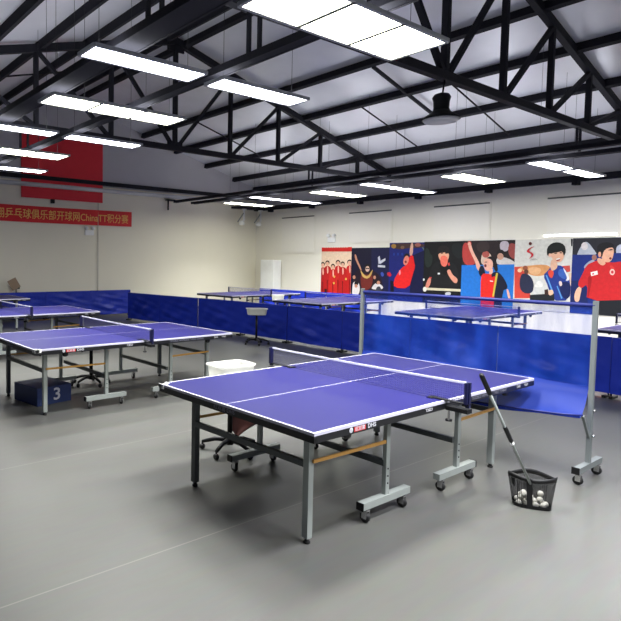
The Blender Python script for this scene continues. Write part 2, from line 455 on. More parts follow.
def pair(x, y0, y1, y2, y3, z, sidetxt, col):
    light(x, y0, y1, .3, z, False, 'long white light panel, left of two, %s cluster %s' % (where[col], sidetxt), 'long light panels')
    light(x, y2, y3, .3, z, False, 'long white light panel, right of two, %s cluster %s' % (where[col], sidetxt), 'long light panels')
LT, RT = 'above the left-hand tables', 'in the row near the posters'
triple(-.02, -1.04, .53, 3.53, LT, 0)
pair(-1.71, -1.52, -.30, -.08, 1.17, 3.53, LT, 1)
triple(-3.3, -1.22, .42, 3.53, LT, 2)
pair(-4.98, -1.6, -.38, -.18, 1.04, 3.53, LT, 3)
triple(-6.66, -1.28, .5, 3.53, LT, 4)
light(-8.45, -.32, .92, .36, 3.53, False, 'lone long light panel low at the left edge, in front of the red panel', 'long light panels')
pair(-1.68, 7.2, 8.46, 8.70, 10.0, 3.5, RT, 0)
triple(-3.36, 7.53, .5, 3.5, RT, 1)
pair(-5.25, 7.28, 8.6, 8.70, 10.05, 3.5, RT, 2)
triple(-6.9, 7.58, .5, 3.5, RT, 3)
pair(-8.85, 7.2, 8.65, 8.75, 10.0, 3.5, RT, 4)
triple(-10.45, 7.7, .45, 3.5, RT, 5)
# the same rows go on past the right edge of the picture
OUT = 'light panels out of the picture'
def outside(x, y0, y1, w):
    light(x, y0, y1, w, 3.52, False, 'long light panel of the rows out of the picture on the right', OUT, False, True)
for x, w in ((1.71, .3), (3.4, .5), (5.1, .3)):
    outside(x, -1.52, -.30, w); outside(x, -.08, 1.17, w)
    outside(x, 7.2, 8.46, w); outside(x, 8.7, 10.0, w)
outside(0, 7.5, 8.4, .5); outside(0, 8.5, 9.4, .5)

# bell lamp
t = empty('pendant_lamp', (TX[0], 3.46, CHORD), label='unlit black bell-shaped pendant lamp hanging from the nearest truss', cat='pendant lamp')
MB().tube([(0, 0, -.05), (-.01, -.03, -.28)], .011, 6).build('cord', BLACK, t)
MB().lathe([(.03, -.22), (.09, -.24), (.115, -.28), (.1, -.33), (.095, -.42), (.11, -.46)], (-.01, -.04, 0), 20).build('housing', BLACK, t)
MB().lathe([(.1, -.44), (.12, -.47), (.21, -.53), (.235, -.565), (.225, -.566), (.11, -.48)], (-.01, -.04, 0), 28).build('lamp_shade', BLACK, t)
MB().lathe([(.222, -.562), (.2, -.59), (.12, -.61), (.0, -.615)], (-.01, -.04, 0), 28).build('lamp_glass', LAMPGLASS, t)

# ------------------------------------------------------------------ wall things
o = MB().b2((GX, 2.13, 3.48), (GX + .05, 4.75, 5.28)).build('wall_panel', RED)
tag(o, 'large dark red panel high on the far left wall above the banner', 'wall panel')
t = empty('banner', (GX + .03, 3.42, 3.03), label='red cloth banner with gold Chinese lettering across the far left wall', cat='banner')
def bn(u, v):
    y = 5.82 + (u - 1) * 5.6
    return (0.012 * math.sin(u * 9) * (v - .3), y - 3.42, (-.245 + .47 * v) - .012 * math.sin(PI * u))
b = MB().grid(40, 4, bn); b2 = MB().grid(40, 4, lambda u, v: tuple(Vector(bn(u, v)) + Vector((.006, 0, 0)))); b.add(b2.v, b2.f, True)
b.build('cloth', BANNER, t)
tx = '翔乒乓球俱乐部开球网ChinaTT积分赛'
lt = text('lettering', tx, .30, Matrix.Identity(4), GOLDINK, t, offset=.0012)
lx = [v.co.x for v in lt.data.vertices]
k = (5.68 - 1.70) / ((max(lx) - min(lx)) * .925)          # the first character runs out of the picture
ly = [v.co.y for v in lt.data.vertices]; hh = .285 / (max(ly) - min(ly))
for v in lt.data.vertices:
    v.co = Vector((.026 + v.co.z, 5.68 - 3.42 + (v.co.x - max(lx)) * k, -.018 + (v.co.y - (max(ly) + min(ly)) / 2) * hh))
# small knobs/brackets under the duct
o = MB().b2((GX - .006, 7.16, 3.72), (GX + .14, 7.48, 3.76)).b2((GX + .08, 7.2, 3.4), (GX + .12, 7.24, 3.73)).build('duct_bracket', BLACK)
tag(o, 'small black hook bracket under the wall duct, right of the red panel', 'bracket')
o = MB().b2((GX - .006, 3.03, 3.36), (GX + .09, 3.13, 3.479)).build('panel_bracket', BLACK)
tag(o, 'small black bracket under the bottom edge of the red wall panel', 'bracket')

def emergency(loc, rz, label):
    t = empty('emergency_light', loc, rz, label=label, cat='emergency light', group='twin-head emergency lights')
    MB().b2((-.15, -.05, -.1), (.15, 0, .06)).build('body', WHITE, t, .008)
    for s in (-1, 1):
        MB().lathe([(.0, .0), (.05, .0), (.065, .07), (.0, .075)], (s * .11, -.1, .12), 14, 'y').build('lamp_head', WHITE, t)
        MB().tube([(s * .11, -.03, .05), (s * .11, -.07, .1)], .012, 6).build('bracket', GREY, t)
emergency((GX - .006, 4.3, 2.56), PI / 2, 'white twin-head emergency light on the left wall just below the banner')
emergency((-9.42, WY + .006, 2.46), 0, 'white twin-head emergency light on the wall above the team poster')

def fixture(x, y, label, s):
    t = empty('hanging_fixture', (x, y, 3.0), label=label, cat='fixture', group='white fixtures hanging in the far corner')
    MB().tube([(0, 0, .62), (0, 0, .2), (0, -s * .06, .12)], .035, 8).build('drop_pipe', WHITE, t)
    MB().lathe([(0, .0), (.09, .02), (.11, .08), (.07, .16), (.0, .18)], (0, -s * .1, 0), 14).build('head', WHITE, t)
    MB().b2((-.06, -.07, .56), (.06, .07, .64)).build('mount', WHITE, t)
    MB().bar((0, .02, .5), (0, -s * .3, .12), .03, .03).build('arm', GREY, t)
fixture(-12.55, 10.35, 'small white fixture on a drop pipe in the far corner, left of its twin', 1)
fixture(-12.55, 11.18, 'small white fixture on a drop pipe in the far corner, nearer to the windows', 1)
structure('trim_6', MB().b2((-12.75, 9.9, 3.6), (-12.45, WY - .14, 3.68)), STEEL)

o = MB().b2((-3.12, WY - .045, 2.365), (-1.70, WY - .005, 2.41)).build('diffuser', GLOWSTRIP)  # glowing white strip along the wall above the posters
t = empty('wall_strip', (0, 0, 0), label='long glowing white strip on the wall above the trophy poster', cat='wall light')
o.parent = t
MB().b2((-3.14, WY - .05, 2.41), (-1.68, WY, 2.425)).build('housing', WHITE, t)

# floor-standing air conditioner in the corner
t = empty('air_conditioner', (-11.93, WY - .26, 0), label='tall white floor-standing air conditioner in the far corner of the hall', cat='air conditioner')
MB().b2((-.33, -.2, .03), (.33, .2, 1.76)).build('cabinet', WHITE, t, .02)
MB().b2((-.3, -.2, 0), (.3, .2, .03)).build('plinth', DKGREY, t)
g = MB()
for k in range(7): g.b2((-.27, -.215, 1.42 + k * .04), (.27, -.2, 1.437 + k * .04))
g.build('vent', WHITE, t)
g = MB()
for k in range(10): g.b2((-.27, -.212, .2 + k * .045), (.27, -.2, .212 + k * .045))
g.build('grille', WHITE, t)

# ------------------------------------------------------------------ posters on the back wall
def smooth_poly(p, it=2):
    for _ in range(it):
        q = []
        for i in range(len(p)):
            a, b = p[i], p[(i + 1) % len(p)]
            q += [(a[0] * .75 + b[0] * .25, a[1] * .75 + b[1] * .25), (a[0] * .25 + b[0] * .75, a[1] * .25 + b[1] * .75)]
        p = q
    return p
def ell(cx, cy, rx, ry, n=18, rot=0):
    c, s = math.cos(rot), math.sin(rot)
    return [(cx + rx * math.cos(2 * PI * i / n) * c - ry * math.sin(2 * PI * i / n) * s, cy + rx * math.cos(2 * PI * i / n) * s + ry * math.sin(2 * PI * i / n) * c) for i in range(n)]
ZB = .58
def clip_rect(pts, x0, x1, z0, z1):
    def cut(p, ins, inter):
        out = []
        for i in range(len(p)):
            a, b = p[i - 1], p[i]
            if ins(b):
                if not ins(a): out.append(inter(a, b))
                out.append(b)
            elif ins(a): out.append(inter(a, b))
        return out
    def at(i, v): return lambda a, b: tuple(a[j] + (b[j] - a[j]) * (v - a[i]) / (b[i] - a[i]) for j in (0, 1))
    for ins, f in ((lambda p: p[0] >= x0, at(0, x0)), (lambda p: p[0] <= x1, at(0, x1)), (lambda p: p[1] >= z0, at(1, z0)), (lambda p: p[1] <= z1, at(1, z1))):
        if pts: pts = cut(pts, ins, f)
    return pts
def poster(x0, x1, zt, bg, org, shapes, label):
    """a printed sheet on the wall: background and printed areas as flat faces of one mesh"""
    ox, oy, sc = org
    mats = [ink(bg)]; g = MB(); g.b2((x0, WY - .012, ZB), (x1, WY, zt))
    y = WY - .012
    for i, (col, pts) in enumerate(shapes):
        mt = ink(col)
        if mt not in mats: mats.append(mt)
        g.m = mats.index(mt)
        P = [on_y(ox + a / sc, oy + b / sc, WY - .012) for a, b in pts]
        P = clip_rect([(v.x, v.z) for v in P], x0, x1, ZB, zt)
        y -= .0005
        if len(P) > 2: g.add([(a, y, b) for a, b in P], [tuple(range(len(P)))])
    # one mesh; keep the face order (no recalculation needed for flat print)
    return tag(g.build('wall_poster', mats), label, 'poster', 'sports posters along the back wall')
sm = smooth_poly
SK, SK2, HAIR = (226, 176, 150), (196, 138, 112), (30, 24, 26)
# 1 team in red
sh = [((236, 206, 178), [(30, 105), (290, 105), (290, 450), (30, 450)]), ((206, 34, 30), [(30, 40), (290, 40), (290, 104), (30, 104)])]
sh += [((240, 214, 190), [(x, 66 + (x % 3)), (x + 9, 66), (x + 9, 76), (x, 76)]) for x in range(66, 250, 19)]
for cx, cy, r, c in ((54, 208, 15, (176, 24, 26)), (90, 196, 15, (186, 28, 28)), (173, 194, 17, (200, 34, 30)), (263, 192, 18, (196, 32, 30)), (134, 222, 15, (204, 38, 34)), (210, 204, 15, (188, 28, 28))):
    sh += [(c, sm([(cx - 30, cy + 40), (cx - 10, cy + 20), (cx + 12, cy + 20), (cx + 33, cy + 42), (cx + 36, 470), (cx - 34, 470)])),
           (HAIR, ell(cx, cy - 4, r + 1, r + 3)), (SK, ell(cx, cy + 3, r - 3, r)), ((120, 14, 18), [(cx - 5, cy + 130), (cx + 3, cy + 130), (cx + 1, 470), (cx - 4, 470)]), ((232, 180, 160), sm([(cx - 4, cy + 24), (cx + 7, cy + 24), (cx + 8, cy + 74), (cx - 2, cy + 84)]))]
sh += [((224, 178, 80), ell(x, y, 7, 9)) for x, y in ((145, 300), (236, 318), (142, 350))] + [((60, 14, 22), [(68, 395), (86, 395), (84, 450), (70, 450)])]
poster(-9.82, -8.62, 2.19, (206, 34, 30), (316, 238, 7.7625), sh, 'poster of a team in red tracksuits under a red heading, leftmost on the back wall')
# 2 celebrating player, number 17
sh = [((24, 26, 66), [(430, 60), (590, 60), (590, 460), (430, 460)]), ((34, 20, 34), sm([(290, 260), (360, 240), (460, 250), (520, 330), (520, 470), (280, 470)])),
      ((110, 40, 34), sm([(352, 270), (400, 290), (430, 262), (445, 330), (420, 400), (360, 410), (344, 340)])),
      ((206, 168, 96), sm([(345, 245), (372, 285), (400, 300), (430, 260), (442, 240), (432, 285), (405, 318), (366, 308), (350, 275)], 1)),
      (SK2, sm([(300, 125), (312, 130), (322, 170), (356, 245), (348, 256), (314, 185), (303, 160)], 1)), (HAIR, ell(400, 222, 22, 22)), ((214, 178, 160), ell(400, 240, 16, 22)), (HAIR, [(386, 232), (414, 232), (414, 240), (386, 240)]),
      ((222, 214, 214), sm([(290, 340), (325, 335), (345, 385), (330, 450), (280, 450), (282, 380)])), (SK2, ell(296, 304, 12, 14)), (HAIR, ell(314, 352, 16, 18)), (SK2, ell(312, 372, 12, 14)),
      ((216, 210, 214), sm([(440, 372), (470, 345), (520, 370), (522, 400), (430, 400)])), (HAIR, ell(480, 340, 18, 20)), (SK2, ell(486, 346, 13, 14)), (SK2, ell(456, 306, 10, 14)), ((60, 60, 72), sm([(470, 380), (500, 372), (512, 420), (460, 430)])),
      ((206, 206, 220), [(482, 208), (538, 214), (538, 230), (482, 226)]), ((206, 206, 220), [(482, 150), (496, 138), (502, 176), (540, 156), (540, 174), (503, 200), (486, 200)]),
      ((60, 80, 170), sm([(500, 270), (520, 262), (532, 290), (512, 304)])), ((182, 42, 58), sm([(548, 272), (572, 260), (590, 290), (566, 306)]))]
poster(-8.62, -7.27, 2.16, (20, 17, 44), (316, 238, 7.7625), sh, 'dark poster of a cheering player with a raised arm beside a white 17')
# 3 player in red leaning, arm up
Zc = (385, 235, 7.306)
sh = [((26, 34, 112), [(40, 60), (290, 60), (290, 430), (40, 430)]), ((16, 18, 58), [(200, 150), (290, 110), (290, 430), (180, 430)])]
sh += [((70, 48, 44), sm([(40, 60), (290, 60), (290, 92), (160, 96), (120, 108), (40, 92)])), ((168, 128, 60), ell(64, 82, 18, 16)), ((152, 92, 84), ell(240, 72, 22, 14)), ((120, 90, 70), ell(128, 90, 14, 12)), ((86, 112, 92), sm([(290, 120), (270, 90), (276, 86), (300, 120)]))]
sh += [((30, 60, 150), [(60 + 30 * k, 130), (72 + 30 * k, 130), (72 + 30 * k, 150), (60 + 30 * k, 150)]) for k in range(3)]
sh += [((216, 170, 150), sm([(190, 58), (208, 56), (204, 150), (176, 150)], 1)), ((224, 34, 34), sm([(130, 232), (150, 226), (176, 160), (206, 142), (214, 200), (222, 232), (200, 300), (176, 390), (66, 386), (64, 330), (100, 270)], 1)),
       (HAIR, ell(158, 158, 20, 24, rot=.3)), ((226, 128, 112), ell(155, 186, 19, 36, rot=.25)), ((120, 40, 40), ell(152, 196, 8, 9)), ((240, 140, 150), sm([(100, 270), (112, 250), (118, 280), (106, 300)])), ((190, 30, 60), sm([(20, 280), (36, 268), (52, 296), (34, 308)])),
       ((16, 16, 34), [(40, 330), (64, 340), (66, 430), (40, 430)])]
poster(-7.27, -6.17, 2.293, (26, 34, 112), Zc, sh, 'blue poster of a shouting player in a red shirt with one arm straight up')
# 4 player in black
sh = [((34, 44, 40), sm([(290, 90), (320, 100), (330, 140), (350, 150), (340, 230), (290, 240)])), ((24, 28, 30), sm([(480, 60), (570, 60), (570, 180), (500, 160)])),
      ((25, 25, 28), sm([(352, 210), (400, 185), (430, 235), (470, 190), (520, 220), (540, 300), (530, 400), (330, 400), (318, 300)], 1)), ((14, 14, 16), sm([(395, 200), (430, 240), (470, 205), (476, 260), (440, 300), (404, 260)])),
      (HAIR, ell(428, 112, 44, 36)), ((222, 164, 134), sm([(388, 130), (470, 126), (466, 175), (446, 196), (410, 194), (394, 170)])), ((226, 110, 92), sm([(404, 160), (430, 146), (462, 164), (456, 220), (432, 236), (406, 214)])), (HAIR, [(408, 132), (424, 128), (424, 136), (408, 138)]), (HAIR, [(440, 128), (458, 130), (458, 137), (440, 136)]),
      ((216, 146, 124), sm([(452, 258), (476, 248), (492, 290), (534, 320), (526, 354), (500, 348), (462, 292)])), ((206, 130, 112), sm([(318, 310), (340, 312), (330, 370), (306, 392), (292, 380)])), ((228, 228, 230), [(386, 276), (402, 276), (402, 288), (386, 288)]), ((196, 60, 60), [(470, 200), (476, 220), (464, 226), (460, 206)]), ((190, 60, 60), [(326, 306), (342, 308), (340, 318), (324, 316)]),
      ((204, 196, 168), [(300, 384), (560, 396), (560, 414), (300, 402)]), ((220, 220, 220), ell(284, 326, 7, 9)), ((210, 206, 200), ell(292, 396, 14, 18)), ((188, 190, 196), sm([(440, 420), (480, 414), (484, 440), (440, 440)]))]
poster(-6.17, -5.083, 2.301, (17, 17, 20), Zc, sh, 'black poster of a player in a black shirt with a fist at the chin')
# 5 woman with raised fist
Zd = (460, 235, 8.277)
sh = [((40, 30, 32), [(0, 40), (480, 40), (480, 250), (0, 250)]), ((178, 62, 58), sm([(20, 60), (80, 70), (130, 180), (130, 250), (20, 250)])), ((186, 176, 186), sm([(330, 50), (410, 50), (400, 140), (330, 130)])), ((150, 70, 66), sm([(400, 60), (480, 80), (480, 210), (400, 180)])),
      ((206, 182, 166), sm([(180, 150), (216, 138), (262, 160), (262, 250), (170, 250)])), ((170, 84, 76), ell(214, 160, 30, 28)), ((204, 198, 196), sm([(300, 190), (360, 180), (440, 210), (470, 250), (300, 250)])), (HAIR, ell(335, 150, 34, 30)), ((196, 150, 130), ell(335, 178, 26, 28)), ((56, 44, 44), sm([(130, 60), (240, 50), (250, 130), (150, 150)])),
      ((34, 112, 200), [(0, 250), (480, 242), (480, 800), (0, 800)]),
      ((226, 170, 150), sm([(62, 62), (88, 58), (106, 130), (168, 240), (172, 300), (142, 290), (126, 220), (80, 130)])), ((200, 56, 52), sm([(60, 56), (92, 50), (96, 84), (66, 96)])), ((226, 170, 150), ell(78, 74, 13, 16)),
      ((22, 24, 46), sm([(170, 248), (200, 262), (214, 330), (180, 356), (150, 312)])), ((22, 24, 46), sm([(290, 300), (326, 310), (372, 366), (402, 442), (350, 462), (344, 700), (270, 700), (270, 380)], 1)), ((222, 40, 34), sm([(180, 320), (232, 320), (296, 326), (290, 420), (268, 800), (170, 800), (172, 400)], 1)),
      ((206, 180, 70), [(300, 312), (316, 318), (282, 510), (268, 510)]), ((22, 24, 46), [(262, 318), (300, 300), (292, 340), (262, 348)]), (HAIR, sm([(214, 196), (256, 172), (296, 190), (310, 250), (318, 300), (292, 302), (276, 260), (240, 240)], 1)), ((230, 172, 152), sm([(198, 206), (232, 190), (272, 210), (276, 262), (256, 300), (214, 300), (196, 256)])), ((110, 30, 34), ell(212, 254, 10, 13)), (HAIR, [(206, 222), (226, 220), (226, 227), (206, 228)]), ((230, 172, 152), sm([(246, 290), (272, 270), (276, 318), (240, 330)])),
      ((226, 172, 156), sm([(384, 446), (402, 448), (424, 530), (404, 540)])), ((240, 210, 206), [(250, 376), (276, 380), (274, 388), (250, 384)])]
poster(-5.083, -3.77, 2.304, (34, 112, 200), Zd, sh, 'poster of a woman player in red and black raising her fist against blue')
# 6 young player with trophies
Ze = (512, 233, 8.277)
sh = [((206, 70, 58), [(20, 280), (120, 276), (150, 420), (150, 540), (20, 540)]), ((214, 150, 96), sm([(40, 280), (290, 255), (330, 300), (280, 350), (180, 360), (100, 320)])), ((226, 176, 130), sm([(130, 290), (200, 280), (250, 300), (220, 350), (150, 340)])), ((150, 84, 60), ell(110, 290, 22, 20)), ((96, 60, 48), ell(118, 320, 18, 20)), ((230, 196, 160), ell(64, 310, 18, 16)),
      ((196, 74, 66), [(395, 275), (480, 268), (484, 320), (420, 330)]), ((222, 196, 170), [(470, 330), (530, 330), (530, 560), (480, 560)]), ((196, 120, 90), ell(510, 500, 14, 40)),
      ((40, 44, 70), sm([(70, 345), (110, 330), (160, 360), (186, 430), (170, 500), (96, 500), (60, 450)])),
      ((206, 206, 204), sm([(196, 390), (250, 380), (280, 440), (270, 520), (170, 520), (180, 440)])), ((228, 226, 222), sm([(206, 400), (240, 394), (268, 446), (180, 452)])),
      ((36, 58, 138), sm([(256, 350), (300, 310), (320, 280), (390, 262), (440, 290), (486, 400), (480, 560), (330, 560), (300, 440)], 1)), ((58, 94, 176), sm([(386, 300), (430, 296), (466, 350), (440, 390), (380, 350)])), ((226, 226, 230), sm([(420, 290), (434, 292), (478, 370), (470, 396), (440, 396), (462, 372)])), ((24, 34, 84), sm([(390, 470), (410, 400), (490, 410), (486, 520), (440, 560)])),
      ((212, 70, 52), sm([(294, 316), (330, 300), (352, 330), (330, 380), (308, 360)])), ((90, 150, 214), [(280, 350), (290, 346), (350, 500), (338, 506)]), ((90, 150, 214), [(370, 440), (378, 436), (420, 540), (408, 544)]), ((216, 196, 190), sm([(386, 400), (410, 396), (420, 430), (398, 446)])),
      ((30, 34, 40), [(150, 512), (350, 500), (352, 560), (150, 560)]), ((226, 186, 156), sm([(304, 476), (336, 466), (348, 500), (320, 520), (300, 506)])), ((60, 36, 34), [(270, 470), (300, 464), (304, 510), (272, 512)]),
      ((228, 178, 150), sm([(316, 160), (350, 130), (428, 136), (436, 190), (412, 238), (370, 246), (332, 214)])), ((224, 178, 152), sm([(330, 210), (376, 240), (380, 290), (330, 320), (316, 270)])), ((26, 28, 28), sm([(290, 180), (292, 120), (330, 84), (384, 74), (436, 96), (450, 150), (432, 196), (420, 150), (388, 158), (330, 166), (306, 192)], 1)), ((230, 182, 158), ell(316, 184, 12, 16)), (HAIR, [(352, 166), (376, 162), (376, 170), (352, 173)]), (HAIR, [(396, 160), (416, 160), (416, 167), (396, 168)]), ((246, 240, 232), sm([(364, 214), (396, 206), (404, 216), (374, 228)])), ((160, 60, 60), [(366, 224), (404, 214), (396, 228), (374, 234)]),
      # red and grey club mark
      ((196, 46, 56), sm([(196, 106), (140, 126), (118, 156), (160, 172), (164, 190), (136, 218), (180, 192), (178, 166), (142, 152), (152, 132)], 1)), ((92, 42, 40), ell(154, 88, 13, 14)), ((168, 168, 164), sm([(140, 232), (190, 206), (222, 226), (186, 216)], 1)), ((28, 30, 34), [(490, 48), (540, 48), (540, 104), (492, 110)]), ((24, 40, 110), [(520, 110), (560, 110), (560, 400), (516, 400)])]
poster(-3.77, -2.53, 2.305, (212, 210, 204), Ze, sh, 'pale poster of a smiling young player in a blue jacket holding trophies')
# 7 player in red shirt, running out of the picture
Zf = (565, 230, 6.536)
sh = [((40, 40, 48), [(30, 50), (500, 50), (500, 170), (30, 170)]), ((176, 180, 190), sm([(80, 150), (120, 80), (150, 76), (190, 130), (215, 165), (80, 175)])), ((214, 206, 206), ell(128, 106, 22, 26)), ((186, 190, 206), sm([(330, 100), (400, 90), (420, 200), (340, 190)])), ((26, 44, 118), [(30, 162), (230, 160), (230, 330), (30, 330)]), ((32, 50, 120), [(300, 150), (500, 150), (500, 240), (300, 240)]), ((200, 196, 196), sm([(100, 420), (140, 400), (150, 480), (100, 480)])), ((24, 36, 90), [(40, 330), (140, 330), (150, 490), (40, 490)]), ((150, 160, 176), sm([(110, 250), (160, 200), (200, 190), (180, 260)])), ((160, 110, 96), ell(192, 180, 16, 18)),
      ((226, 180, 152), sm([(84, 370), (112, 372), (100, 430), (92, 470), (64, 470), (60, 420)])), ((196, 36, 40), sm([(180, 210), (220, 196), (300, 215), (366, 205), (520, 200), (520, 470), (140, 470), (150, 350), (104, 386), (82, 350), (116, 286), (140, 230)], 1)), ((28, 30, 36), [(205, 462), (520, 452), (520, 760), (190, 760)]), ((162, 24, 30), sm([(150, 300), (180, 300), (164, 400), (146, 460), (150, 360)])), ((214, 60, 58), sm([(290, 236), (310, 230), (330, 260), (300, 260)])),
      ((232, 226, 222), [(168, 276), (212, 266), (216, 290), (172, 302)]), ((200, 50, 56), [(178, 284), (190, 281), (192, 290), (180, 293)]), ((232, 190, 180), ell(310, 275, 17, 20)), ((200, 50, 56), ell(310, 275, 9, 11)),
      ((222, 168, 138), sm([(212, 180), (250, 190), (272, 220), (244, 236), (212, 210)])), ((228, 172, 142), sm([(238, 140), (262, 110), (318, 112), (322, 150), (304, 206), (270, 214), (240, 190)])), ((26, 24, 28), sm([(210, 140), (214, 96), (260, 78), (312, 84), (326, 112), (278, 118), (252, 140), (244, 178), (222, 172)], 1)), ((222, 160, 130), ell(228, 160, 10, 18)), (HAIR, [(280, 132), (302, 124), (318, 128), (300, 134)]), ((120, 40, 42), ell(298, 186, 8, 8))]
poster(-2.53, -1.2, 2.318, (26, 44, 118), Zf, sh, 'poster of a player in a red collared shirt, rightmost on the back wall')

# ------------------------------------------------------------------ table tennis tables
def caster(x, y, parent, ztop=.1, chrome=True):
    c = MB()
    c.m = 0; c.lathe([(.0, -.012), (.03, -.012), (.036, -.007), (.036, .007), (.03, .012), (0, .012)], (x, y, .036), 14, 'y')
    c.m = 1; c.b2((x - .014, y - .019, .03), (x + .022, y - .014, .085)); c.b2((x - .014, y + .014, .03), (x + .022, y + .019, .085)); c.b2((x - .014, y - .019, .08), (x + .026, y + .019, .09)); c.tube([(x + .01, y, .085), (x + .01, y, ztop)], .01, 8)
    return c.build('caster', [RUBBER, CHROME], parent)

def make_table():
    t = empty('table_tennis_table', (0, 0, 0), cat='table', group='blue table tennis tables')
    for s in (-1, 1):
        y0, y1 = s * .004, s * 1.37
        MB().b2((-.7625, y0, .742), (.7625, y1, .76)).build('tabletop', TABLE, t)
        a = MB()
        a.b2((-.7625, y0, .728), (.7625, y1, .742))
        for sx in (-1, 1): a.b2((sx * .7625, y0, .70), (sx * .735, y1, .728))
        a.b2((-.7625, s * 1.37, .70), (.7625, s * 1.343, .728)); a.b2((-.735, s * .02, .70), (.735, s * .045, .728))
        a.build('apron', EDGE, t)
        for sx in (-1, 1):
            x = sx * .535 + .03; ey = s * (1.18 if s < 0 else 1.10) - (.03 if sx < 0 else 0); FO = .03 if sx > 0 else .055; uy = s * .43 if s < 0 else .49; f0, f1 = (.17, .70) if s < 0 else (.21, .74)
            if sx < 0: uy -= .05; f0, f1 = (.26, .81) if s < 0 else (.16, .70)
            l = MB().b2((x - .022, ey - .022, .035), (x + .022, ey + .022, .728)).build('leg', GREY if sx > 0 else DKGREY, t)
            MB().lathe([(.0, 0), (.02, 0), (.022, .012), (.014, .02), (.014, .036)], (x, ey, 0), 10).build('foot_pad', RUBBER, l)
            u = MB().b2((x + sx * FO - .015, uy - .02, .14), (x + sx * FO + .015, uy + .02, .728)).build('upright', GREY, t)
            g = MB()
            for z in (.22, .27, .32): g.lathe([(0, 0), (.006, 0), (.006, .004), (0, .004)], (x + sx * (FO + .015), uy, z), 8, 'x')
            g.build('bolt', BLACK, u)
            f = MB().b2((x + sx * FO - .025, s * f0, .095), (x + sx * FO + .025, s * f1, .142)).build('foot_bar', GREY, t)
            MB().b2((x + sx * FO - .027, s * f1, .093), (x + sx * FO + .027, s * (f1 + .007), .144)).build('end_cap', BLACK, f)
            caster(x + sx * FO, s * (f0 + .06), f, .096); caster(x + sx * FO, s * (f1 - .05), f, .096)
            MB().bar((x + sx * .035, uy, .505), (x + sx * .035, ey, .515), .012, .02).build('strut', GOLD, t)
        MB().bar((-.505, s * (1.19 if s < 0 else 1.10) - .03 * (s < 0), .485), (.565, s * (1.18 if s < 0 else 1.10), .485), .026, .04).build('cross_bar', DKGREY, t)
        MB().bar((-.53, s * .44, .355), (.59, s * .44, .355), .026, .04).build('cross_bar', DKGREY, t)
        MB().bar((-.52, s * .40, .50), (-.52, s * .48, .50), .03, .03).build('pivot_block', BLACK, t)
        for sx in (-1, 1):
            w = MB(); w.lathe([(0, -.014), (.03, -.014), (.034, 0), (.03, .014), (0, .014)], (sx * .70, s * 1.0, .682), 14, 'x')
            w.b2((sx * .70 - .02, s * .99, .68), (sx * .70 + .02, s * 1.01, .73))
            w.build('transport_wheel', RUBBER, t)
    # marks on the long sides and the ends
    for sx in (-1, 1):
        X = sx * .7635; d = (0, sx, 0)
        F_ = lambda y: frame((X, y * sx, .7235), d, (0, 0, 1))
        e = MB(); e.lathe([(.012, 0), (.0165, 0), (.0165, .0008), (.012, .0008)], (X, -1.045 * sx, .7235), 18, 'x'); e.lathe([(0, 0), (.006, 0), (.006, .0008), (0, .0008)], (X, -1.045 * sx, .7235), 12, 'x'); e.build('emblem', LETTER, t)
        r = MB().b2((X - .0005, (-1.015) * sx, .709), (X + .0003, (-.905) * sx, .738)).build('red_mark', REDINK, t)
        text('lettering', '红双喜', .03, frame((X + sx * .0006, -.96 * sx, .7235), d, (0, 0, 1)), LETTER, r, sx=1.05, offset=.0003)
        text('lettering', 'DHS', .036, F_(-.845), LETTER, t, sx=1.2, offset=.0008)
        text('lettering', 'T2023', .03, F_(-.215), LETTER, t, sx=1.1)
        text('lettering', 'DOUBLE HAPPINESS  TABLE TENNIS', .03, F_(.62), FADED, t, sx=1.1)
        text('lettering', 'DHS', .03, F_(1.09), LETTER, t, sx=1.1); text('lettering', 'T2023', .026, F_(1.22), LETTER, t, sx=1.1)
    for s in (-1, 1):
        Y = s * 1.3708
        text('lettering', '红双喜 DHS', .034, frame((0, Y, .7235), (-s, 0, 0), (0, 0, 1)), FADED, t, sx=1.2)
    return t
proto = make_table()
def make_net():
    t = empty('table_tennis_net', (0, 0, .76), cat='net', group='nets across the tables')
    n = MB(); n.grid(24, 3, lambda u, v: (-.9 + 1.8 * u, 0, .008 + .135 * v - .006 * math.sin(PI * u) * v), False)
    n.build('mesh', NET, t)
    MB().grid(24, 1, lambda u, v: (-.9 + 1.8 * u, -.004 + .008 * v, .145 - .006 * math.sin(PI * u)), False)
    tp = MB()
    for k in range(12):
        u0, u1 = -.9 + .15 * k, -.9 + .15 * (k + 1); h = lambda u: .1525 - .006 * math.sin(PI * (u + .9) / 1.8)
        tp.add([(u0, -.004, h(u0) - .014), (u1, -.004, h(u1) - .014), (u1, -.004, h(u1)), (u0, -.004, h(u0)), (u0, .004, h(u0) - .014), (u1, .004, h(u1) - .014), (u1, .004, h(u1)), (u0, .004, h(u0))],
               [(0, 1, 2, 3), (4, 7, 6, 5), (3, 2, 6, 7), (0, 4, 5, 1)])
    tp.build('tape', TAPE, t)
    for s in (-1, 1):
        p = MB().b2((s * .9, -.012, -.02), (s * .925, .012, .1525)).b2((s * .898, -.03, .005), (s * .918, .006, .148)).build('post', NAVY, t)
        c = MB().b2((s * .64, -.022, .0005), (s * .925, .022, .007)).b2((s * .775, -.03, -.058), (s * .925, .03, -.03)).b2((s * .64, -.04, .0005), (s * .68, .04, .005)).build('clamp', BLACK, t)
        MB().lathe([(.0, -.13), (.022, -.13), (.022, -.118), (.007, -.115), (.007, -.06), (0, -.06)], (s * .80, -.03, 0), 12).build('screw', BLACK, c)
    return t
nproto = make_net()
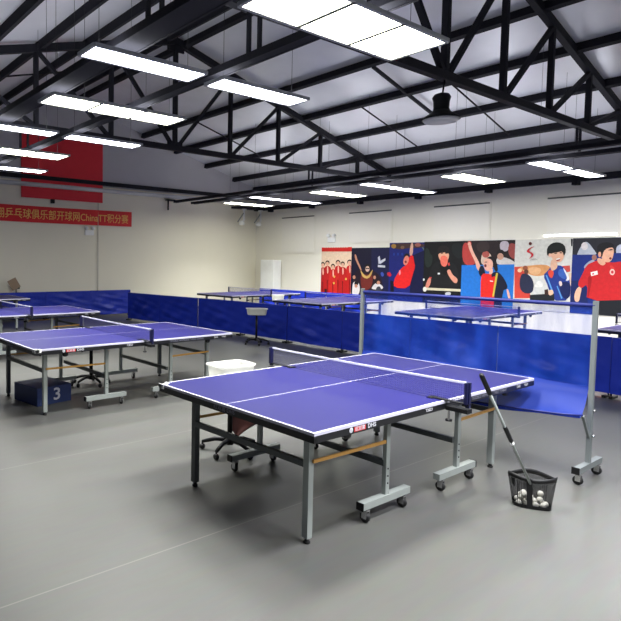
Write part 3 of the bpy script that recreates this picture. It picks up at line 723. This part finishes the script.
spots = [
    ((0, 0), 'nearest blue table tennis table, beside the wheeled ball-catching net', 'net across the nearest blue table'),
    ((-3.54, -.2), 'blue table tennis table standing over the blue box marked 3', 'net across the table that stands over the blue box'),
    ((-7.17, -.22), 'blue table tennis table behind the one over the blue box, at the left edge', 'net across the second table back at the left edge'),
    ((-11.02, -.05), 'farthest blue table at the left edge, close to the barrier row along the left wall', 'net across the farthest table at the left edge'),
    ((-9.5, 7.80), 'blue table behind the long barrier row, nearest to the far corner', 'net across the table nearest to the far corner'),
    ((-6.34, 7.70), 'blue table behind the long barrier row, standing before the red team poster', 'net across the table before the red team poster'),
    ((-2.91, 7.57), 'blue table behind the long barrier row, seen through the ball-catching net', 'net across the table seen through the ball-catching net'),
    ((.4, 7.57), 'blue table behind the long barrier row, cut by the right edge of the picture', 'net across the table at the right edge of the picture')]
tables = []
for i, ((x, y), lab, nlab) in enumerate(spots):
    o = proto if i == 0 else copy_tree(proto)
    o.location = (x, y, 0); o['label'] = lab; tables.append(o)
    n = nproto if i == 0 else copy_tree(nproto)
    n.location = (x, y, .76); n['label'] = nlab
def corner_guard(t, sx, sy):
    g = MB().b2((sx * .70, sy * 1.376, .725), (sx * .769, sy * 1.32, .7625)); g.b2((sx * .769, sy * 1.376, .725), (sx * .72, sy * 1.30, .7625))
    o = g.build('corner_guard', WHITE, t, .004); o['label'] = 'white corner guard'
corner_guard(tables[0], -1, -1); corner_guard(tables[1], 1, -1)

# ------------------------------------------------------------------ ball-catching net on wheels
t = empty('ball_catch_net', (0, 1.47, 0), label='tall blue ball-catching net on wheeled grey posts at the end of the nearest table', cat='catch net')
XL, XR, ZT = -1.0, 1.135, 1.41
for x in (XL, XR):
    p = MB().b2((x - .016, -.016, .14), (x + .016, .016, ZT + .015)).build('post', MIDGREY, t)
    MB().lathe([(0, 0), (.011, 0), (.011, .014), (0, .014)], (x + .02, 0, .56), 10, 'x').build('bolt', CHROME, p)
    MB().lathe([(0, 0), (.011, 0), (.011, .014), (0, .014)], (x + .02, 0, .36), 10, 'x').build('bolt', CHROME, p)
    f = MB().b2((x - .022, -.24, .095), (x + .022, .24, .14)).build('foot_bar', MIDGREY, t)
    MB().b2((x - .027, -.247, .093), (x + .027, -.24, .147)).build('end_cap', BLACK, f)
    caster(x, -.19, f, .096); caster(x, .19, f, .096)
    MB().bar((x, -.01, .34), (x, -.15, .535), .018, .018).build('brace', MIDGREY, t)
MB().tube([(XL, 0, ZT - .02), (XR, 0, ZT - .02)], .017, 10).build('top_bar', BLUEBAR, t)
MB().tube([(XL + (XR - XL) * k / 20, -.15 - .17 * math.sin(PI * k / 20) ** .6, .54 - .03 * math.sin(PI * k / 20)) for k in range(21)], .007, 8).build('pocket_bar', BLUEBAR, t)
def sheet(u, v):
    x = XL + .02 + (XR - XL - .04) * u
    z = ZT - .03 - (ZT - .03 - .745) * v
    yy = .018 * math.sin(11 * u + 3 * v) * math.sin(PI * v) + .05 * math.sin(PI * v) * math.sin(PI * u) + .012 * math.sin(27 * u - 9 * v) * v
    return (x, yy + .004, z)
MB().grid(70, 30, sheet).build('netting', CATCH, t)
def pocket(u, v):
    x = XL + .02 + (XR - XL - .04) * u; sg = math.sin(PI * u) ** .5
    fy = -.15 - .17 * math.sin(PI * u) ** .6; fz = .54 - .03 * math.sin(PI * u)
    w = min(1, v / .8)
    y = fy * w; z = .75 + (fz - .03 - .75) * w ** .6 - .025 * math.sin(PI * w) + .007 * math.sin(19 * u + 4 * v)
    if v > .8: z += .03 * (v - .8) / .2
    return (x, y, z)
MB().grid(70, 12, pocket).build('pocket', CATCH2, t)

# ------------------------------------------------------------------ barrier panels
def make_barrier(seed, L=1.4):
    rnd = random.Random(seed); a, b, c = rnd.uniform(0, 6), rnd.uniform(0, 6), rnd.uniform(5, 9)
    t = empty('court_barrier', (0, 0, 0), cat='barrier', group='blue court barrier panels')
    H = .77
    def fold(u, v):
        w = math.sin(PI * u) ** .7 * math.sin(PI * min(1, v * .8 + .2))
        f = .016 * math.sin(c * u + 5 * v + a) + .011 * math.sin(17 * u - 9 * v + b)
        f += .016 * math.sin(16 * v - 9 * abs(u - .5) + a) * (1 - abs(2 * u - 1)) + .008 * math.sin(26 * v + 12 * u + b)
        return f * w
    def cl(sgn):
        return lambda u, v: (-L / 2 + L * u, sgn * .012 + fold(u, v), .055 + (H - .055) * v - .008 * math.sin(PI * u) * (1 - v))
    g = MB().grid(36, 22, cl(-1)); g2 = MB().grid(36, 22, cl(1)); g.add(g2.v, g2.f, True)
    g.build('cloth', CLOTH, t)
    MB().tube([(-L / 2, 0, H), (L / 2, 0, H)], .014, 8).build('top_rail', CLOTH, t)
    for s in (-1, 1):
        MB().tube([(s * (L / 2 - .012), 0, .03), (s * (L / 2 - .012), 0, H)], .010, 8).build('frame_post', BLACK, t)
        MB().b2((s * (L / 2 - .035) - .02, -.09, 0), (s * (L / 2 - .035) + .02, .09, .03)).build('foot', BLACK, t)
    return t
bp = [make_barrier(k) for k in range(3)]
used = [False] * 3; nb = 0
def barrier(x, y, rz, label):
    global nb
    k = nb % 3; nb += 1
    o = copy_tree(bp[k]) if used[k] else bp[k]; used[k] = True
    o.location = (x, y, 0); o.rotation_euler = (0, 0, rz); o['label'] = label
n = 10
row = [(-11.05, 4.56), (-9.65, 4.70), (-8.25, 4.90), (-6.84, 5.05), (-5.43, 5.08), (-4.02, 5.06), (-2.61, 5.05), (-1.20, 5.04), (.21, 5.0), (1.62, 4.94), (3.03, 4.9)]
for i in range(len(row) - 1):
    (x0, y0), (x1, y1) = row[i], row[i + 1]
    barrier((x0 + x1) / 2, (y0 + y1) / 2 + random.uniform(-.012, .012), math.atan2(y1 - y0, x1 - x0), 'blue barrier panel in the long row, %s from its far left end' % ORD[i])
for i in range(6):
    barrier(-12.3 + random.uniform(-.01, .01), 4.68 - 1.4 * i, PI / 2 + random.uniform(-.02, .02), 'blue barrier panel along the left wall, %s from the right end of its row' % ORD[i])
for i in range(3):
    barrier(-10.55 + 1.42 * i, 9.95, random.uniform(-.03, .03), 'blue barrier panel behind the far tables by the air conditioner, %s from the corner' % ORD[i])

# ------------------------------------------------------------------ tub carts
def star_base(t, r=.25, hub=.11):
    MB().lathe([(0, .07), (.035, .07), (.04, .085), (.03, hub + .02), (0, hub + .02)], (0, 0, 0), 14).build('hub', BLACK, t)
    for k in range(5):
        q = 2 * PI * k / 5 + 1.08; c, s = math.cos(q), math.sin(q)
        l = MB().tube([(.02 * c, .02 * s, hub), (r * .55 * c, r * .55 * s, hub - .004), (r * c, r * s, .07)], .018, 8, taper=[.024, .02, .015]).build('leg', BLACK, t)
        w = MB(); w.lathe([(0, -.017), (.022, -.017), (.026, -.01), (.026, .01), (.022, .017), (0, .017)], (0, 0, 0), 12, 'y')
        rot = Matrix.Rotation(q + 1.1, 3, 'Z'); w.v = [rot @ v + Vector((r * c, r * s, .026)) for v in w.v]
        w.tube([(r * c, r * s, .04), (r * c, r * s, .075)], .008, 6)
        w.build('caster', RUBBER, l)
def rr(w, d, r, n=6):
    p = []
    for cx, cy, a0 in ((w / 2 - r, d / 2 - r, 0), (-w / 2 + r, d / 2 - r, PI / 2), (-w / 2 + r, -d / 2 + r, PI), (w / 2 - r, -d / 2 + r, 1.5 * PI)):
        for k in range(n + 1): a = a0 + PI / 2 * k / n; p.append((cx + r * math.cos(a), cy + r * math.sin(a)))
    return p
def make_cart(h, w=.385, d=.26, tubh=.19):
    t = empty('ball_cart', (0, 0, 0), cat='cart', group='white ball tubs on swivel stands')
    star_base(t)
    MB().tube([(0, 0, .1), (0, 0, h - tubh - .02)], .024, 10).build('pole', BLACK, t)
    MB().b2((-.1, -.08, h - tubh - .02), (.1, .08, h - tubh)).build('mounting_plate', BLACK, t)
    g = MB(); prof = [(.86, 0), (.89, .01), (.98, tubh - .02), (1.06, tubh - .012), (1.06, tubh), (.955, tubh), (.95, tubh - .02), (.86, .018), (.02, .018)]
    rings = []
    n = len(rr(1, 1, .1))
    vs = []; fs = []
    for k, z in prof: vs += [(x * k, y * k, z + h - tubh) for x, y in rr(w, d, .06)]
    for i in range(len(prof) - 1):
        for j in range(n): fs.append((i * n + j, i * n + (j + 1) % n, (i + 1) * n + (j + 1) % n, (i + 1) * n + j))
    fs.append(tuple(range(n))[::-1]); fs.append(tuple((len(prof) - 1) * n + j for j in range(n)))
    g.add(vs, fs, True); g.build('tub', WARE, t)
    return t
c1 = make_cart(.80); c1.location = (-.945, -.475, 0); c1.rotation_euler.z = PI / 2 - .08
c1['label'] = 'white plastic tub on a black swivel stand behind the left end of the nearest table'
c2 = copy_tree(c1); c2.location = (-5.62, 4.36, 0); c2.rotation_euler.z = .9
c2['label'] = 'white plastic tub on a black swivel stand in front of the long blue barrier row'
for ch in c2.children:
    if ch.name.startswith(('tub', 'mounting')): ch.location.z = .196; ch.scale = (1.08, 1.08, .68)
c3 = copy_tree(c1); c3.location = (-8.05, 7.5, 0); c3.rotation_euler.z = 0.95; c3.scale = (.82, .82, 1)
c3['label'] = 'white plastic tub between the far tables behind the long barrier row'
for ch in c3.children:
    if ch.name.startswith(('tub', 'mounting', 'pole')): ch.location.z = .0
t = empty('swivel_stand', (-4.08, -.24, 0), .2, label='black five-legged swivel stand under the table over the blue box', cat='stand')
star_base(t)
MB().tube([(0, 0, .1), (0, 0, .62)], .024, 10).build('pole', BLACK, t)
MB().b2((-.1, -.08, .62), (.1, .08, .635)).build('mounting_plate', BLACK, t)
# maroon cloth hanging beneath the near tub
def tw(u, v):
    rows = ((-.54, -.24, .588), (-.52, -.16, .42), (-.49, -.11, .28), (-.455, -.10, .20), (-.42, -.26, .155), (-.40, -.37, .115))
    k = min(4, int(v * 5)); f = v * 5 - k
    a, b = rows[k], rows[k + 1]
    y0, y1, z = (a[i] + (b[i] - a[i]) * f for i in range(3))
    return (-.95 + .012 * math.sin(9 * u + 3 * v), y0 + (y1 - y0) * u, z)
g = MB().grid(14, 20, tw); g2 = MB().grid(14, 20, lambda u, v: tuple(Vector(tw(u, v)) + Vector((-.006, 0, 0)))); g.add(g2.v, g2.f, True)
o = g.build('towel', MAROON)
tag(o, 'maroon cloth hanging in a point under the near white tub', 'cloth')

# ------------------------------------------------------------------ box marked 3
bx = empty('step_box', (-3.633, -1.127, 0), label='dark blue wooden box marked with a white 3 under the left table', cat='box')
ang = math.atan2(-.02, 1)
MB().b2((-.26, -.24, .0), (.26, .235, .212)).build('box', FOAM, bx, .006)
text('number', '3', .2, frame((.2606, .03, .108), (0, 1, 0), (0, 0, 1)), LETTER, bx, sx=1.15, offset=.003)
bx.rotation_euler.z = .17

# tilted tan board on a stand behind the left barriers
t = empty('display_board', (-12.7, 1.8, 0), label='small tilted tan board on a black stand behind the left wall barriers', cat='board')
rot = Matrix.Rotation(.5, 3, 'X')
MB().box((0, 0, 1.0), (.02, .26, .30), Matrix.Rotation(.45, 3, 'X') @ Matrix.Rotation(-.25, 3, 'Y')).build('board', TAN, t)
MB().tube([(0, .06, .02), (0, .06, .88)], .014, 8).build('stand', BLACK, t)
MB().b2((-.05, .0, .86), (.03, .16, .92)).build('clamp', BLACK, t)
MB().b2((-.15, -.1, 0), (.15, .22, .02)).build('base', BLACK, t)

# ------------------------------------------------------------------ ball picker
t = empty('ball_picker', (1.10, .56, 0), math.radians(30), label='black mesh ball basket with a long pole handle on the floor by the catch net', cat='ball picker')
# local x runs along the long side of the basket (towards the right), local y away from the viewer
BW, BD, TW, TD, H = .115, .075, .15, .085, .225
def lens(w, d, z, n=28):
    p = []
    for k in range(n):
        a = 2 * PI * k / n; c, s = math.cos(a), math.sin(a)
        p.append(Vector((w * c, d * (abs(s) ** 1.3) * (1 if s > 0 else -1), z)))
    return p
def base(n=28):
    p = []
    for k in range(n):
        a = 2 * PI * k / n; c, s = math.cos(a), math.sin(a)
        e = .55
        p.append(Vector((BW * (abs(c) ** e) * (1 if c > 0 else -1), BD * (abs(s) ** e) * (1 if s > 0 else -1), .004)))
    return p
rim = lens(TW, TD, H); bs = base()
for v in rim: v.z += .012 * math.cos(PI * v.x / TW) * (1 if v.y > 0 else -.6)
g = MB(); n = 28; vs = []; R = 6
for i in range(R + 1):
    f = i / R
    vs += [b.lerp(a, f ** .9) for a, b in zip(rim, bs)]
g.add(vs, [(i * n + j, i * n + (j + 1) % n, (i + 1) * n + (j + 1) % n, (i + 1) * n + j) for i in range(R) for j in range(n)], True)
g.build('mesh_bag', BAGNET, t)
rb = MB(); lo = [b.lerp(a, .86) for a, b in zip(rim, bs)]
rb.add([v * 1.006 for v in lo] + [v * 1.006 for v in rim] + [Vector((v.x * .97, v.y * .97, v.z)) for v in rim] + [Vector((v.x * .97, v.y * .97, v.z)) for v in lo],
       [(k * n + j, k * n + (j + 1) % n, ((k + 1) % 4) * n + (j + 1) % n, ((k + 1) % 4) * n + j) for k in range(4) for j in range(n)], True)
rb.build('rim', BLACK, t)
bb = MB(); hi = [b.lerp(a, .1) for a, b in zip(rim, bs)]
bb.add([Vector((v.x * 1.01, v.y * 1.01, v.z)) for v in bs] + [Vector((v.x * 1.01, v.y * 1.01, v.z)) for v in hi], [(j, (j + 1) % n, n + (j + 1) % n, n + j) for j in range(n)] + [tuple(range(n))], True)
bb.build('bottom_band', BLACK, t)
sb = MB(); sb.add([(-.035, -BD - .003, .004), (-.002, -BD - .003, .004), (-.012, -TD - .003, H - .008), (-.048, -TD - .003, H - .008), (-.035, -BD + .001, .004), (-.002, -BD + .001, .004), (-.012, -TD + .003, H - .008), (-.048, -TD + .003, H - .008)],
               [(0, 1, 2, 3), (7, 6, 5, 4), (0, 4, 5, 1), (1, 5, 6, 2), (2, 6, 7, 3), (3, 7, 4, 0)])
sb.build('strap', BLACK, t)
# pole from the strap up to the left
inv = (Matrix.Translation((1.10, .56, 0)) @ Matrix.Rotation(math.radians(30), 4, 'Z')).inverted()
P0 = Vector((-.028, -TD - .004, H - .03))
top = inv @ Vector((1.085, -.20, 1.02))
P = lambda f: P0.lerp(top, f)
MB().tube([P(-.06), P(.92)], .0085, 10).build('pole', GREY, t)
MB().tube([P(.83), P(.84), P(.985), P(1.0)], .014, 12, taper=[.012, .015, .015, .011]).build('grip', BLACK, t)
MB().tube([P(.40), P(.41), P(.53), P(.54)], .014, 12, taper=[.011, .014, .014, .011]).build('joint_grip', BLACK, t)
MB().tube([P(.375), P(.39)], .012, 10).build('collar', WHITE, t)
# balls inside
ballm = None
Mw = Matrix.Translation((1.10, .56, 0)) @ Matrix.Rotation(math.radians(30), 4, 'Z')
pos = []
rnd = random.Random(3)
for layer, z, cnt in ((0, .0245, 10), (1, .054, 7), (2, .083, 3)):
    tries = 0; got = 0
    while got < cnt and tries < 4000:
        tries += 1
        x = rnd.uniform(-.085, .085) * (1 - .12 * layer); y = rnd.uniform(-.05, .05)
        p = Vector((x, y, z))
        if all((p - q).length > .0402 for q in pos): pos.append(p); got += 1
for p in pos:
    if ballm is None:
        ballm = MB().lathe([(.02 * math.sin(PI * k / 10), -.02 * math.cos(PI * k / 10)) for k in range(11)], n=16).build('ball', BALL); o = ballm
    else:
        o = ballm.copy(); COL.objects.link(o)
    o.location = Mw @ p
    tag(o, 'white table tennis ball lying in the black mesh basket', 'ball', 'white balls in the mesh basket')

# ------------------------------------------------------------------ world and view
w = bpy.data.worlds.new('world'); S.world = w; w.use_nodes = True
w.node_tree.nodes['Background'].inputs[0].default_value = (.5, .5, .55, 1); w.node_tree.nodes['Background'].inputs[1].default_value = .0
S.view_settings.view_transform = 'Standard'; S.view_settings.look = 'None'
S.view_settings.gamma = 1; S.view_settings.exposure = .92; S.view_settings.use_curve_mapping = False
S.cycles.max_bounces = 10; S.cycles.diffuse_bounces = 5; S.cycles.transparent_max_bounces = 16
S.cycles.use_denoising = True
S.cycles.sample_clamp_indirect = 8
